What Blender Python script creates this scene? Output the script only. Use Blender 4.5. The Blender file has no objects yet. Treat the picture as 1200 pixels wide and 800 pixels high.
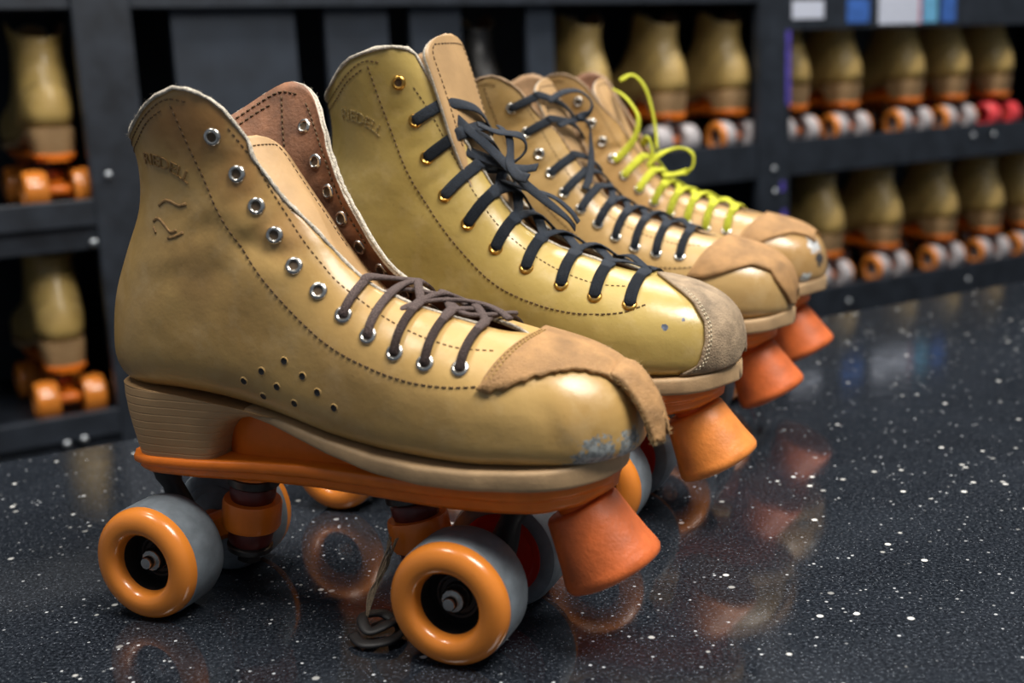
import bpy, bmesh, math, random
import numpy as np
from math import sin, cos, pi, radians, sqrt, atan2
from mathutils import Vector, Matrix

random.seed(7); RNG = np.random.RandomState(11)
scene = bpy.context.scene
COL = scene.collection

# ------------------------------------------------------------------ camera
CAM_H = .272; PITCH = radians(12.3); ROLL = radians(2.6)
fw = Vector((0, cos(PITCH), -sin(PITCH))); r0 = Vector((1, 0, 0)); u0 = Vector((0, sin(PITCH), cos(PITCH)))
cr = r0*cos(ROLL) - u0*sin(ROLL); cu = r0*sin(ROLL) + u0*cos(ROLL)
cam_d = bpy.data.cameras.new('camera'); cam = bpy.data.objects.new('camera', cam_d); COL.objects.link(cam)
cam.matrix_world = Matrix(((cr.x, cu.x, -fw.x, 0), (cr.y, cu.y, -fw.y, 0), (cr.z, cu.z, -fw.z, CAM_H), (0, 0, 0, 1)))
cam_d.sensor_width = 36; cam_d.lens = 42.0; cam_d.clip_start = .02
cam_d.dof.use_dof = True; cam_d.dof.focus_distance = .64; cam_d.dof.aperture_fstop = 6.0
scene.camera = cam

# ------------------------------------------------------------------ world, lamps, exposure
world = bpy.data.worlds.new('room_light'); scene.world = world; world.use_nodes = True
world.node_tree.nodes['Background'].inputs[0].default_value = (.75, .85, 1.0, 1)
world.node_tree.nodes['Background'].inputs[1].default_value = .17
def area_light(name, loc, target, size, power, col=(1, .95, .88), spread=180):
    d = bpy.data.lights.new(name, 'AREA'); d.shape = 'RECTANGLE'; d.size = size[0]; d.size_y = size[1]
    d.energy = power; d.color = col; d.spread = radians(spread)
    o = bpy.data.objects.new(name, d); COL.objects.link(o); o.location = loc
    o.rotation_euler = (Vector(target)-Vector(loc)).to_track_quat('-Z', 'Y').to_euler()
    return o
area_light('ceiling_lamp_counter', (.75, .15, 1.75), (.05, .7, .1), (.8, .8), 15, spread=100)
area_light('ceiling_lamp_rear', (-.75, .35, 1.9), (-.1, .7, .1), (.4, .4), 12)
area_light('ceiling_lamp_aisle', (1.00, 2.10, 1.9), (.95, 2.5, .0), (1.3, .25), 40)
area_light('ceiling_lamp_shelf', (-.42, 1.25, 1.9), (-.6, 1.7, .0), (.6, .25), 19)
vs = scene.view_settings
vs.view_transform = 'Standard'; vs.look = 'None'; vs.gamma = 1; vs.exposure = 0.22; vs.use_curve_mapping = False

# ------------------------------------------------------------------ material helpers
class NT:
    def __init__(s, name):
        s.m = bpy.data.materials.new(name); s.m.use_nodes = True
        s.t = s.m.node_tree; s.b = s.t.nodes['Principled BSDF']; s.co = None
    def n(s, typ, **kw):
        nd = s.t.nodes.new(typ)
        for k, v in kw.items(): setattr(nd, k, v)
        return nd
    def link(s, a, b): s.t.links.new(a, b)
    def coord(s):
        if s.co is None: s.co = s.n('ShaderNodeTexCoord').outputs['Object']
        return s.co
    def noise(s, scale, detail=3, rough=.55, vec=None):
        nd = s.n('ShaderNodeTexNoise'); nd.inputs['Scale'].default_value = scale
        nd.inputs['Detail'].default_value = detail; nd.inputs['Roughness'].default_value = rough
        s.link(vec if vec is not None else s.coord(), nd.inputs['Vector']); return nd.outputs['Fac']
    def ramp(s, fac, stops):
        nd = s.n('ShaderNodeValToRGB'); e = nd.color_ramp.elements
        while len(e) > len(stops): e.remove(e[-1])
        while len(e) < len(stops): e.new(.5)
        for el, (p, c) in zip(e, stops):
            el.position = p; el.color = (c, c, c, 1) if isinstance(c, (int, float)) else (*c, 1)
        s.link(fac, nd.inputs[0]); return nd.outputs[0]
    def mix(s, fac, a, b):
        nd = s.n('ShaderNodeMix', data_type='RGBA')
        for sock, v in ((nd.inputs[0], fac), (nd.inputs[6], a), (nd.inputs[7], b)):
            if isinstance(v, (int, float)): sock.default_value = v if sock is nd.inputs[0] else (v, v, v, 1)
            elif isinstance(v, tuple): sock.default_value = (*v, 1)
            else: s.link(v, sock)
        return nd.outputs[2]
    def math(s, op, a, b=0, c=0):
        nd = s.n('ShaderNodeMath', operation=op)
        for sock, v in zip(nd.inputs, (a, b, c)):
            if isinstance(v, (int, float)): sock.default_value = v
            else: s.link(v, sock)
        return nd.outputs[0]
    def dist(s, p):
        nd = s.n('ShaderNodeVectorMath', operation='DISTANCE'); s.link(s.coord(), nd.inputs[0]); nd.inputs[1].default_value = p
        return nd.outputs['Value']
    def bump(s, h, strength, dist=.001):
        nd = s.n('ShaderNodeBump'); nd.inputs['Strength'].default_value = strength; nd.inputs['Distance'].default_value = dist
        s.link(h, nd.inputs['Height']); s.link(nd.outputs[0], s.b.inputs['Normal'])
    def base(s, v):
        if isinstance(v, tuple): s.b.inputs['Base Color'].default_value = (*v, 1)
        else: s.link(v, s.b.inputs['Base Color'])
    def set(s, **kw):
        for k, v in kw.items():
            i = s.b.inputs[k.replace('_', ' ')]
            if isinstance(v, (int, float)): i.default_value = v
            else: s.link(v, i)
        return s

def plain(name, col, rough=.45, metal=0, var=.25, nscale=120, bump=0, bscale=600, coat=0):
    t = NT(name)
    f = t.ramp(t.noise(nscale), [(.3, 0.), (.7, 1.)])
    t.base(t.mix(f, tuple(c*(1-var) for c in col), tuple(min(1, c*(1+var*.6)) for c in col)))
    t.set(Roughness=rough, Metallic=metal, Coat_Weight=coat)
    if bump: t.bump(t.noise(bscale, 4), bump)
    return t.m

def leather(name, col, dark, rough=.31, spots=(), worn=(.80, .62, .36), grime=.45, tints=()):
    """tan boot leather: broad tone drift, darker handling grime, fine creases, scuffs at given places"""
    t = NT(name)
    big = t.ramp(t.noise(14, 3), [(.35, 0.), (.68, 1.)])
    c = t.mix(t.math('MULTIPLY', big, grime), col, dark)
    fine = t.ramp(t.noise(55, 5, .65), [(.5, 0.), (.75, 1.)])
    c = t.mix(t.math('MULTIPLY', fine, .22), c, worn)
    speck = t.ramp(t.noise(420, 2), [(.70, 0.), (.76, 1.)])
    c = t.mix(t.math('MULTIPLY', speck, .22), c, tuple(x*.35 for x in dark))
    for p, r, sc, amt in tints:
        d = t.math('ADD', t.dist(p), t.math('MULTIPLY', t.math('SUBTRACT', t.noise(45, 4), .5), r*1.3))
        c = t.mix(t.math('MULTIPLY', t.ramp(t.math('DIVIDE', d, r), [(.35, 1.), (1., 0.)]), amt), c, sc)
    rg = t.ramp(t.noise(40, 4), [(.3, rough-.06), (.7, rough+.1)])
    wob = t.noise(260, 4, .7)
    for p, r, sc in spots:
        d = t.math('ADD', t.dist(p), t.math('MULTIPLY', t.math('SUBTRACT', wob, .5), r*2.2))
        m = t.ramp(t.math('DIVIDE', d, r), [(.72, 1.), (.92, 0.)])
        inner = t.mix(t.ramp(t.noise(330, 4), [(.4, 0.), (.62, 1.)]), tuple(x*.45 for x in sc), sc)
        c = t.mix(m, c, inner)
        rg = t.mix(m, rg, .8)
    t.base(c); t.set(Roughness=rg, Specular_IOR_Level=.5, Coat_Weight=.22, Coat_Roughness=.22)
    w = t.n('ShaderNodeTexNoise'); w.inputs['Scale'].default_value = 24; w.inputs['Detail'].default_value = 1.5; w.inputs['Distortion'].default_value = .25
    t.link(t.coord(), w.inputs['Vector'])
    w2 = t.n('ShaderNodeTexNoise'); w2.inputs['Scale'].default_value = 30; w2.inputs['Detail'].default_value = 1; w2.inputs['Distortion'].default_value = .5
    t.link(t.coord(), w2.inputs['Vector'])
    cre = t.ramp(t.math('ABSOLUTE', t.math('SUBTRACT', w2.outputs['Fac'], .5)), [(.0, 0.), (.05, 1.)])
    cre = t.math('MULTIPLY', t.math('SUBTRACT', 1.0, cre), t.ramp(t.noise(11, 1), [(.5, 0.), (.68, -.7)]))
    cre = t.math('ADD', cre, t.math('MULTIPLY', t.noise(70, 3), 1.1))
    h = t.math('ADD', t.math('ADD', t.math('MULTIPLY', w.outputs['Fac'], 4.5), cre), t.math('MULTIPLY', t.noise(900, 3), .10))
    t.bump(h, .36, .0012)
    return t.m

M = {}
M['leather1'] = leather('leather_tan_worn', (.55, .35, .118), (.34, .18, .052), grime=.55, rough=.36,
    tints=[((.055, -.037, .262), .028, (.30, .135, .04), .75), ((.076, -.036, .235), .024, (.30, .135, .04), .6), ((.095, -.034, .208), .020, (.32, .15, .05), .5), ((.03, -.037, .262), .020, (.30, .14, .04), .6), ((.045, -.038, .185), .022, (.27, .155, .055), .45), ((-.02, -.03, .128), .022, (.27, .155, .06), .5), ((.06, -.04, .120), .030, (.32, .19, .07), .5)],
    spots=[((.2445, -.027, .1045), .0125, (.40, .43, .42)), ((.2545, -.014, .107), .010, (.40, .43, .42)), ((.238, -.031, .126), .0028, (.5, .47, .38)), ((.212, -.041, .124), .0018, (.12, .11, .06))])
M['leather2'] = leather('leather_gold', (.49, .355, .105), (.34, .225, .05), rough=.32,
    spots=[((.222, -.0385, .130), .0024, (.16, .20, .28)), ((.232, -.034, .134), .0015, (.2, .22, .28))])
M['leather3'] = leather('leather_cream_tan', (.50, .325, .128), (.33, .19, .062))
M['leather4'] = leather('leather_honey_tan', (.47, .285, .105), (.34, .175, .055),
    spots=[((.253, -.017, .131), .009, (.72, .74, .74)), ((.256, -.016, .119), .007, (.06, .06, .06)), ((.2475, -.0285, .104), .0065, (.66, .72, .70))])
M['leather_bg'] = leather('leather_rental_tan', (.50, .345, .11), (.36, .22, .06), rough=.42)
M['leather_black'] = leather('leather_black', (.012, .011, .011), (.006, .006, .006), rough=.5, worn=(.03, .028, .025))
M['lining'] = plain('lining_brown', (.24, .105, .05), .6, var=.45, nscale=70, bump=.4, bscale=500)
M['lining_tan'] = plain('lining_tan', (.40, .24, .12), .6, var=.3, nscale=70, bump=.3)
M['fray'] = plain('frayed_edge_white', (.62, .56, .46), .9, var=.45, nscale=700, bump=1.0, bscale=1500)
M['tongue'] = plain('tongue_leather', (.46, .285, .13), .45, var=.18, nscale=40, bump=.15, bscale=500)
M['capleather'] = plain('rough_cap_leather', (.37, .20, .074), .7, var=.34, nscale=70, bump=.8, bscale=1100)
M['capworn'] = plain('worn_cap_leather', (.31, .225, .14), .7, var=.4, nscale=110, bump=.8, bscale=900)
M['sole'] = plain('sole_rubber_tan', (.46, .30, .155), .6, var=.22, nscale=60, bump=.2, bscale=600)
M['orange'] = plain('orange_plastic', (.80, .185, .012), .33, var=.16, nscale=50)
M['stop'] = plain('toe_stop_orange', (.62, .135, .03), .5, var=.28, nscale=60, bump=.35, bscale=420)
M['stop_light'] = plain('toe_stop_amber', (.80, .26, .05), .45, var=.25, nscale=60, bump=.3, bscale=420)
M['core'] = plain('wheel_core_orange', (.68, .215, .028), .26, var=.10, nscale=30, coat=.3)
M['core_red'] = plain('wheel_core_red', (.42, .018, .012), .3, var=.15, nscale=30)
M['core_white'] = plain('wheel_core_white', (.46, .43, .44), .3, var=.1, nscale=30)
M['core_pink'] = plain('wheel_core_pink', (.75, .06, .07), .3, var=.1, nscale=30)
M['tread'] = plain('wheel_tread_grey', (.145, .172, .195), .55, var=.28, nscale=90, bump=.15, bscale=900)
M['steel'] = plain('bright_steel', (.62, .60, .56), .25, 1, var=.2)
M['dark_steel'] = plain('dark_steel', (.09, .085, .08), .35, .9, var=.4)
M['black'] = plain('black_rubber', (.012, .011, .011), .5, var=.3)
M['cushion'] = plain('cushion_dark_red', (.10, .012, .008), .4, var=.3)
M['nickel'] = plain('eyelet_nickel', (.66, .63, .57), .26, 1, var=.25, nscale=400)
M['brass'] = plain('eyelet_brass', (.72, .42, .10), .28, 1, var=.3, nscale=400)
M['thread'] = plain('thread_brown', (.10, .055, .02), .8, var=.4, nscale=900)
M['thread_gold'] = plain('thread_gold', (.40, .25, .06), .8, var=.5, nscale=900)
def lace_mat(name, a, b, sc=2600, rough=.75):
    t = NT(name); v = t.n('ShaderNodeTexVoronoi'); v.inputs['Scale'].default_value = sc; t.link(t.coord(), v.inputs['Vector'])
    t.base(t.mix(t.ramp(v.outputs['Distance'], [(.15, 0.), (.6, 1.)]), b, a)); t.set(Roughness=rough)
    t.bump(v.outputs['Distance'], .8, .0006); return t.m
M['lace_brown'] = lace_mat('lace_brown', (.055, .034, .030), (.135, .090, .080), 1500)
M['lace_navy'] = lace_mat('lace_navy', (.003, .006, .012), (.018, .034, .060), 2000)
M['lace_yellow'] = lace_mat('lace_yellow', (.50, .52, .02), (.80, .82, .06), 1800)
M['stitch_pale'] = plain('thread_pale', (.55, .48, .34), .8, var=.4, nscale=900)
M['rim_tan'] = plain('cut_edge_tan', (.40, .27, .16), .85, var=.4, nscale=600, bump=.8, bscale=1200)
M['capfibre'] = plain('cap_fibre', (.52, .36, .17), .9, var=.3, nscale=900)
M['cord'] = plain('frayed_cord', (.30, .22, .14), .9, var=.4, nscale=900)
M['shelf'] = plain('shelf_black_paint', (.019, .024, .033), .42, var=.45, nscale=22, bump=.2, bscale=160)
M['shelf_back'] = plain('shelf_back_navy', (.020, .028, .042), .55, var=.3, nscale=18)
M['bolt'] = plain('bolt_zinc', (.42, .45, .48), .35, .9)
M['wall'] = plain('back_wall_paint', (.05, .055, .065), .8, var=.15, nscale=5)
M['floor'] = plain('floor_dark_carpet', (.035, .033, .035), .9, var=.4, nscale=90, bump=.5)
M['base'] = plain('counter_base_black', (.02, .02, .022), .5, var=.2)
M['card_white'] = plain('card_white', (.62, .66, .78), .5, var=.06)
M['card_blue'] = plain('card_blue', (.05, .15, .50), .4, var=.3, nscale=60)
M['card_cyan'] = plain('card_cyan', (.16, .46, .72), .4, var=.2, nscale=60)
M['card_pink'] = plain('card_pink', (.60, .20, .30), .4, var=.1)
M['purple'] = plain('strip_purple', (.10, .07, .42), .4, var=.35, nscale=40)

def granite():
    t = NT('granite_black_polished')
    g = t.ramp(t.noise(520, 5, .75), [(.42, (.003, .004, .006)), (.55, (.018, .022, .029)), (.69, (.085, .098, .118))])
    cl = t.ramp(t.noise(16, 4, .6), [(.35, 0.), (.75, 1.)])
    c = t.mix(t.math('MULTIPLY', cl, .25), g, (.030, .037, .049))
    for sc, th, col in ((330, .955, (.50, .52, .54)), (900, .90, (.22, .24, .27)), (160, .966, (.80, .80, .77))):
        v = t.n('ShaderNodeTexVoronoi'); v.inputs['Scale'].default_value = sc; t.link(t.coord(), v.inputs['Vector'])
        sp = t.n('ShaderNodeSeparateColor'); t.link(v.outputs['Color'], sp.inputs[0])
        a = t.math('GREATER_THAN', sp.outputs[0], th)
        b = t.ramp(v.outputs['Distance'], [(.22, 1.), (.34, 0.)])
        k = t.math('MULTIPLY', t.math('MULTIPLY', a, b), t.math('ADD', .25, sp.outputs[1]))
        c = t.mix(k, c, col)
    t.base(c)
    t.set(Roughness=t.ramp(t.noise(60, 4), [(.3, .05), (.75, .13)]), Specular_IOR_Level=.7)
    return t.m
M['granite'] = granite()

# ------------------------------------------------------------------ mesh helpers
def mesh_obj(name, verts, faces, mats, parent=None, smooth=True, fmat=None, edges=()):
    me = bpy.data.meshes.new(name)
    me.from_pydata([tuple(map(float, v)) for v in verts], list(edges), [tuple(int(i) for i in f) for f in faces])
    for m in (mats if isinstance(mats, (list, tuple)) else [mats]): me.materials.append(m if not isinstance(m, str) else M[m])
    if fmat is not None: me.polygons.foreach_set('material_index', fmat)
    me.update()
    bm = bmesh.new(); bm.from_mesh(me); bmesh.ops.remove_doubles(bm, verts=bm.verts, dist=1e-6)
    bm.to_mesh(me); bm.free()
    if smooth: me.polygons.foreach_set('use_smooth', [True]*len(me.polygons))
    o = bpy.data.objects.new(name, me); COL.objects.link(o)
    if parent: o.parent = parent
    return o
def inst(name, me, parent=None, mtx=None):
    o = bpy.data.objects.new(name, me); COL.objects.link(o)
    if parent: o.parent = parent
    if mtx is not None: o.matrix_local = mtx
    return o
def empty(name, loc=(0, 0, 0), rz=0):
    o = bpy.data.objects.new(name, None); COL.objects.link(o); o.location = loc; o.rotation_euler = (0, 0, rz); o.empty_display_size = .05
    return o
def tag(o, label=None, cat=None, group=None, kind=None):
    for k, v in (('label', label), ('category', cat), ('group', group), ('kind', kind)):
        if v: o[k] = v
    return o
def sharp(o, ang=35):
    me = o.data; bm = bmesh.new(); bm.from_mesh(me)
    for e in bm.edges:
        if len(e.link_faces) == 2 and e.calc_face_angle(0) > radians(ang): e.smooth = False
    bm.to_mesh(me); bm.free(); return o
def grid_faces(nr, nc, closed=False, off=0):
    f = []
    for i in range(nr-1):
        for j in range(nc if closed else nc-1):
            a = off+i*nc+j; b = off+i*nc+(j+1) % nc
            f.append((a, b, b+nc, a+nc))
    return f
def outward(verts, faces, centre=None):
    """flip all faces when the surface points inward"""
    V = np.array(verts, float); c = V.mean(0) if centre is None else np.array(centre); s = 0
    for f in faces:
        p = V[list(f)]; nn = np.cross(p[1]-p[0], p[2]-p[0]); s += np.dot(nn, p.mean(0)-c)
    return faces if s > 0 else [tuple(reversed(f)) for f in faces]
def lathe(prof, seg=32, mat_of=None, cap=True):
    """profile [(r, a)] about the local z axis -> verts, faces, material index"""
    V = []; F = []; MI = []
    for r, a in prof:
        for k in range(seg):
            t = 2*pi*k/seg; V.append((r*cos(t), r*sin(t), a))
    for i in range(len(prof)-1):
        for k in range(seg):
            a = i*seg+k; b = i*seg+(k+1) % seg
            F.append((a, b, b+seg, a+seg)); MI.append(mat_of[i] if mat_of else 0)
    if cap and prof[0][0] > 1e-6: F.append(tuple(reversed(range(seg)))); MI.append(mat_of[0] if mat_of else 0)
    if cap and prof[-1][0] > 1e-6:
        o = (len(prof)-1)*seg; F.append(tuple(o+k for k in range(seg))); MI.append(mat_of[-1] if mat_of else 0)
    return V, F, MI
def lathe_mesh(name, prof, mats, seg=32, mat_of=None, cap=True):
    V, F, MI = lathe(prof, seg, mat_of, cap)
    o = mesh_obj(name, V, F, mats, fmat=MI); sharp(o, 40)
    bm = bmesh.new(); bm.from_mesh(o.data); bmesh.ops.recalc_face_normals(bm, faces=bm.faces); bm.to_mesh(o.data); bm.free()
    me = o.data; bpy.data.objects.remove(o); return me
def axis_matrix(p, d, up=(0, 1, 0)):
    """local z along d, at p"""
    z = Vector(d).normalized(); x = Vector(up).cross(z)
    if x.length < 1e-4: x = Vector((1, 0, 0)).cross(z)
    x.normalize(); y = z.cross(x)
    return Matrix(((x.x, y.x, z.x, p[0]), (x.y, y.y, z.y, p[1]), (x.z, y.z, z.z, p[2]), (0, 0, 0, 1)))
def catmull(P, n):
    """n samples per span through points P (k x d)"""
    P = np.array(P, float); Q = np.vstack([2*P[0]-P[1], P, 2*P[-1]-P[-2]]); out = []
    for i in range(1, len(Q)-2):
        for k in range(n):
            t = k/n; a, b, c, d = Q[i-1], Q[i], Q[i+1], Q[i+2]
            out.append(.5*((2*b)+(c-a)*t+(2*a-5*b+4*c-d)*t*t+(3*b-a-3*c+d)*t**3))
    out.append(P[-1]); return np.array(out)
def unit(v): v = np.array(v, float); return v/(np.linalg.norm(v)+1e-12)
def sweep(P, N, w, h, nspan=6, ring=10, power=2.6, wob=0, wf=None):
    """flat ribbon of width w and thickness h through points P with surface normals N -> verts, faces"""
    C = catmull(P, nspan); NN = catmull(N, nspan); V = []; F = []; n = len(C)
    for i in range(n):
        T = unit(C[min(i+1, n-1)]-C[max(i-1, 0)]); nn = NN[i]-T*np.dot(NN[i], T); nn = unit(nn); b = np.cross(T, nn)
        ww = w*(wf(i/(n-1)) if wf else 1)
        if wob: ww *= 1+wob*RNG.uniform(-1, 1)
        for k in range(ring):
            a = 2*pi*k/ring; ca, sa = cos(a), sin(a)
            x = math.copysign(abs(ca)**(2/power), ca)*ww/2; y = math.copysign(abs(sa)**(2/power), sa)*h/2
            V.append(C[i]+b*x+nn*y)
    F = grid_faces(n, ring, True)
    F.append(tuple(reversed(range(ring)))); F.append(tuple((n-1)*ring+k for k in range(ring)))
    return V, F
class MB:
    def __init__(s): s.V = []; s.F = []; s.MI = []
    def add(s, V, F, mi=0):
        o = len(s.V); s.V += [tuple(v) for v in V]; s.F += [tuple(i+o for i in f) for f in F]; s.MI += [mi]*len(F); return s
    def box(s, c, h, mi=0, R=None):
        V = []
        for x in (-1, 1):
            for y in (-1, 1):
                for z in (-1, 1):
                    p = np.array((x*h[0], y*h[1], z*h[2])); V.append((R@p if R is not None else p)+np.array(c))
        return s.add(V, [(0, 1, 3, 2), (4, 6, 7, 5), (0, 4, 5, 1), (2, 3, 7, 6), (0, 2, 6, 4), (1, 5, 7, 3)], mi)
    def build(s, name, mats, parent=None, smooth=True):
        return mesh_obj(name, s.V, s.F, mats, parent, smooth, s.MI)
def bevel_box(name, lo, hi, mat, parent=None, b=.002):
    bm = bmesh.new(); bmesh.ops.create_cube(bm, size=1)
    for v in bm.verts: v.co = Vector([(lo[k]+hi[k])/2+v.co[k]*(hi[k]-lo[k]) for k in range(3)])
    bmesh.ops.bevel(bm, geom=list(bm.edges), offset=b, segments=2, affect='EDGES', profile=.6)
    me = bpy.data.meshes.new(name); bm.to_mesh(me); bm.free(); me.materials.append(M[mat])
    o = bpy.data.objects.new(name, me); COL.objects.link(o)
    if parent: o.parent = parent
    return o

# ------------------------------------------------------------------ boot last (millimetres: x heel->toe, z up, y across; near side is -y)
ST = np.array([  # Bx, Bz, Fx, Fz, W, m, nb, nf
 (261.0, 111, 261.0, 113,  0.6, .45, 2.5, 2.2),
 (259.6, 103.5, 259.4, 123, 12.5, .42, 2.8, 2.2),
 (255.4, 100.5, 255.0, 133, 23, .40, 3.2, 2.2),
 (247.5, 99.0, 246.5, 141, 31.5, .38, 3.6, 2.2),
 (236, 98.0, 235, 146.5, 38, .37, 4, 2.25),
 (222, 97.5, 221, 150.5, 42.5, .36, 4, 2.3),
 (205, 97, 204, 154.5, 45.5, .36, 4, 2.3),
 (188, 96.5, 188, 158.5, 47, .36, 4, 2.3),
 (165, 96.5, 166, 165, 46, .37, 3.6, 2.4),
 (138, 97.5, 145, 172, 43, .40, 3.4, 2.5),
 (108, 102, 129, 181, 40, .42, 3.4, 2.6),
 (76, 110.5, 117.5, 193, 38.5, .44, 3.4, 2.8),
 (44, 117, 110, 204, 38, .46, 3.4, 3),
 (13, 120, 105, 213, 38, .49, 3.3, 3),
 (-17, 121, 101.5, 220, 37.5, .51, 3.0, 3.1),
 (-31, 130, 98.5, 226, 37.5, .53, 2.6, 3.2),
 (-34.5, 147, 95.5, 233, 37, .55, 2.2, 3.2),
 (-32.5, 167, 92.5, 240, 36, .58, 1.95, 3.3),
 (-24, 188, 88.5, 248, 35, .61, 1.85, 3.4),
 (-11, 212, 83.5, 258, 36, .61, 1.85, 3.4),
 (-6, 234, 78.5, 268, 38.5, .58, 1.9, 3.4),
 (-7.5, 254, 73.5, 279, 41, .56, 2.0, 3.4),
 (-9, 275, 67.5, 294, 43, .55, 2.0, 3.4)], float)
NST = len(ST)
def sample_st(A, v):
    v = np.clip(np.asarray(v, float), 0, NST-1-1e-6); i = v.astype(int); t = (v-i)[..., None]
    g = lambda k: A[np.clip(k, 0, NST-1)]
    a, b, c, d = g(i-1), g(i), g(i+1), g(i+2)
    return .5*((2*b)+(c-a)*t+(2*a-5*b+4*c-d)*t*t+(3*b-a-3*c+d)*t**3)

TOP1 = ([-60, -14, 0, 13, 30, 44, 56, 65, 72, 80, 120], [248, 250, 253, 259, 270, 276, 273.5, 267.5, 258, 246, 200])
TOP2 = ([-60, -14, 0, 10, 26, 42, 56, 66, 71, 76, 82, 120], [246, 248, 253, 259, 270, 275.5, 277, 276, 272, 262, 248, 200])
def smooth_line(xs, ys):
    Q = catmull(np.array(list(zip(xs, ys)), float), 6); return Q[:, 0], Q[:, 1]
TOP1, TOP2 = smooth_line(*TOP1), smooth_line(*TOP2)
class Last:
    """the boot's shape, with its own stretch and its own opening"""
    def __init__(s, sx=1, sz=1, gap=((5.7, 0), (6.3, 5), (7, 8), (8, 10), (10, 13), (12, 18), (15, 25), (18, 30), (22, 32)), far=(0, 0), top=None, dents=()):
        s.sx, s.sz, s.far, s.top = sx, sz, far, (top or TOP1)
        s.grid = {}; s.A = ST.copy(); s.dents = [(x, s.zs(z), rx, rz, cos(radians(an)), sin(radians(an)), d) for x, z, rx, rz, an, d in dents]
        for cx, cz in ((0, 1), (2, 3)): s.A[:, cx] *= sx; s.A[:, cz] = s.zs(s.A[:, cz])
        s.gv = np.array([g[0] for g in gap]); s.gg = np.array([g[1] for g in gap], float)
    def zs(s, z): return np.where(np.asarray(z) > 150, 150+(np.asarray(z)-150)*s.sz, z)
    def xz(s, x, z): return x*s.sx, s.zs(z)
    def S(s, v, ph, off=0.0):
        v = np.asarray(v, float); ph = np.asarray(ph, float); v, ph = np.broadcast_arrays(v, ph)
        q = sample_st(s.A, v); B = q[..., 0:2]; Fp = q[..., 2:4]; W = np.maximum(q[..., 4], .3); m = q[..., 5:6]
        c, sn = np.cos(ph), np.sin(ph); n = np.where(c < 0, q[..., 6], q[..., 7])
        ce = np.sign(c)*np.abs(c)**(2/n); se = np.sign(sn)*np.abs(sn)**(2/n)
        cen = B+(Fp-B)*m; amp = np.where((c > 0)[..., None], (Fp-B)*(1-m), (Fp-B)*m)
        p = cen+amp*ce[..., None]
        y = W*se
        P = np.stack([p[..., 0], y, p[..., 1]], -1)
        for dx, dz, rx, rz, ca, sa, dep in s.dents:      # soft folds pressed into both sides
            ux = P[..., 0]/s.sx-dx; uz = P[..., 2]-dz; a = (ux*ca+uz*sa)/rx; b = (-ux*sa+uz*ca)/rz
            P[..., 1] -= np.sign(P[..., 1])*dep*np.exp(-a*a-b*b)
        if any(s.far):
            k = np.clip((P[..., 2]-165)/110, 0, 1.2); k = k*k*np.clip(P[..., 1]/30, 0, 1); P[..., 0] += s.far[0]*k; P[..., 1] += s.far[1]*k
        if np.any(off): P = P+s.N(v, ph)*np.asarray(off)[..., None]
        return P
    def N(s, v, ph):
        e = .02; a = s.S(v+e, ph)-s.S(np.maximum(v-e, 0), ph); b = s.S(v, ph+e)-s.S(v, ph-e)
        n = np.cross(b, a); n /= (np.linalg.norm(n, axis=-1, keepdims=True)+1e-9)
        q = sample_st(s.A, v); cen = q[..., 0:2]+(q[..., 2:4]-q[..., 0:2])*.5
        c3 = np.stack([cen[..., 0], 0*cen[..., 0], cen[..., 1]], -1)
        sg = np.sign(np.sum(n*(s.S(v, ph)-c3), -1, keepdims=True)); return n*np.where(sg == 0, 1, sg)
    def edge(s, v):
        q = sample_st(s.A, np.asarray(v, float)); g = np.interp(v, s.gv, s.gg)
        return np.arcsin(np.clip(g/np.maximum(q[..., 4], .3), 0, .97)**(q[..., 7]/2))
    def find(s, x, z, side):
        """(v, phi) of the side point seen at x, z (unstretched mm); side -1 near, +1 far"""
        x, z = s.xz(x, z); keep = s.dents, s.far; s.dents = ()
        if side < 0: s.far = (0, 0)
        if side not in s.grid:
            vv, pp = np.meshgrid(np.linspace(.05, NST-1.05, 90), np.linspace(.02, pi-.02, 60), indexing='ij')
            s.grid[side] = (vv, pp, s.S(vv, pp))
        vv, pp, P = s.grid[side]; dv, dp = .3, .06
        for it in range(7):
            d = (P[..., 0]-x)**2+(P[..., 2]-z)**2; k = np.unravel_index(np.argmin(d), d.shape); vb, pb = vv[k], pp[k]
            vv, pp = np.meshgrid(np.clip(vb+np.linspace(-dv, dv, 7), .02, NST-1.02), np.clip(pb+np.linspace(-dp, dp, 7), .005, pi-.005), indexing='ij')
            P = s.S(vv, pp); dv *= .4; dp *= .4
        s.dents, s.far = keep
        return vb, side*pb
    def at(s, x, z, side, off=0.0):
        v, p = s.find(x, z, side); return s.S(v, p, off), s.N(v, p)
MMV = .001

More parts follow.
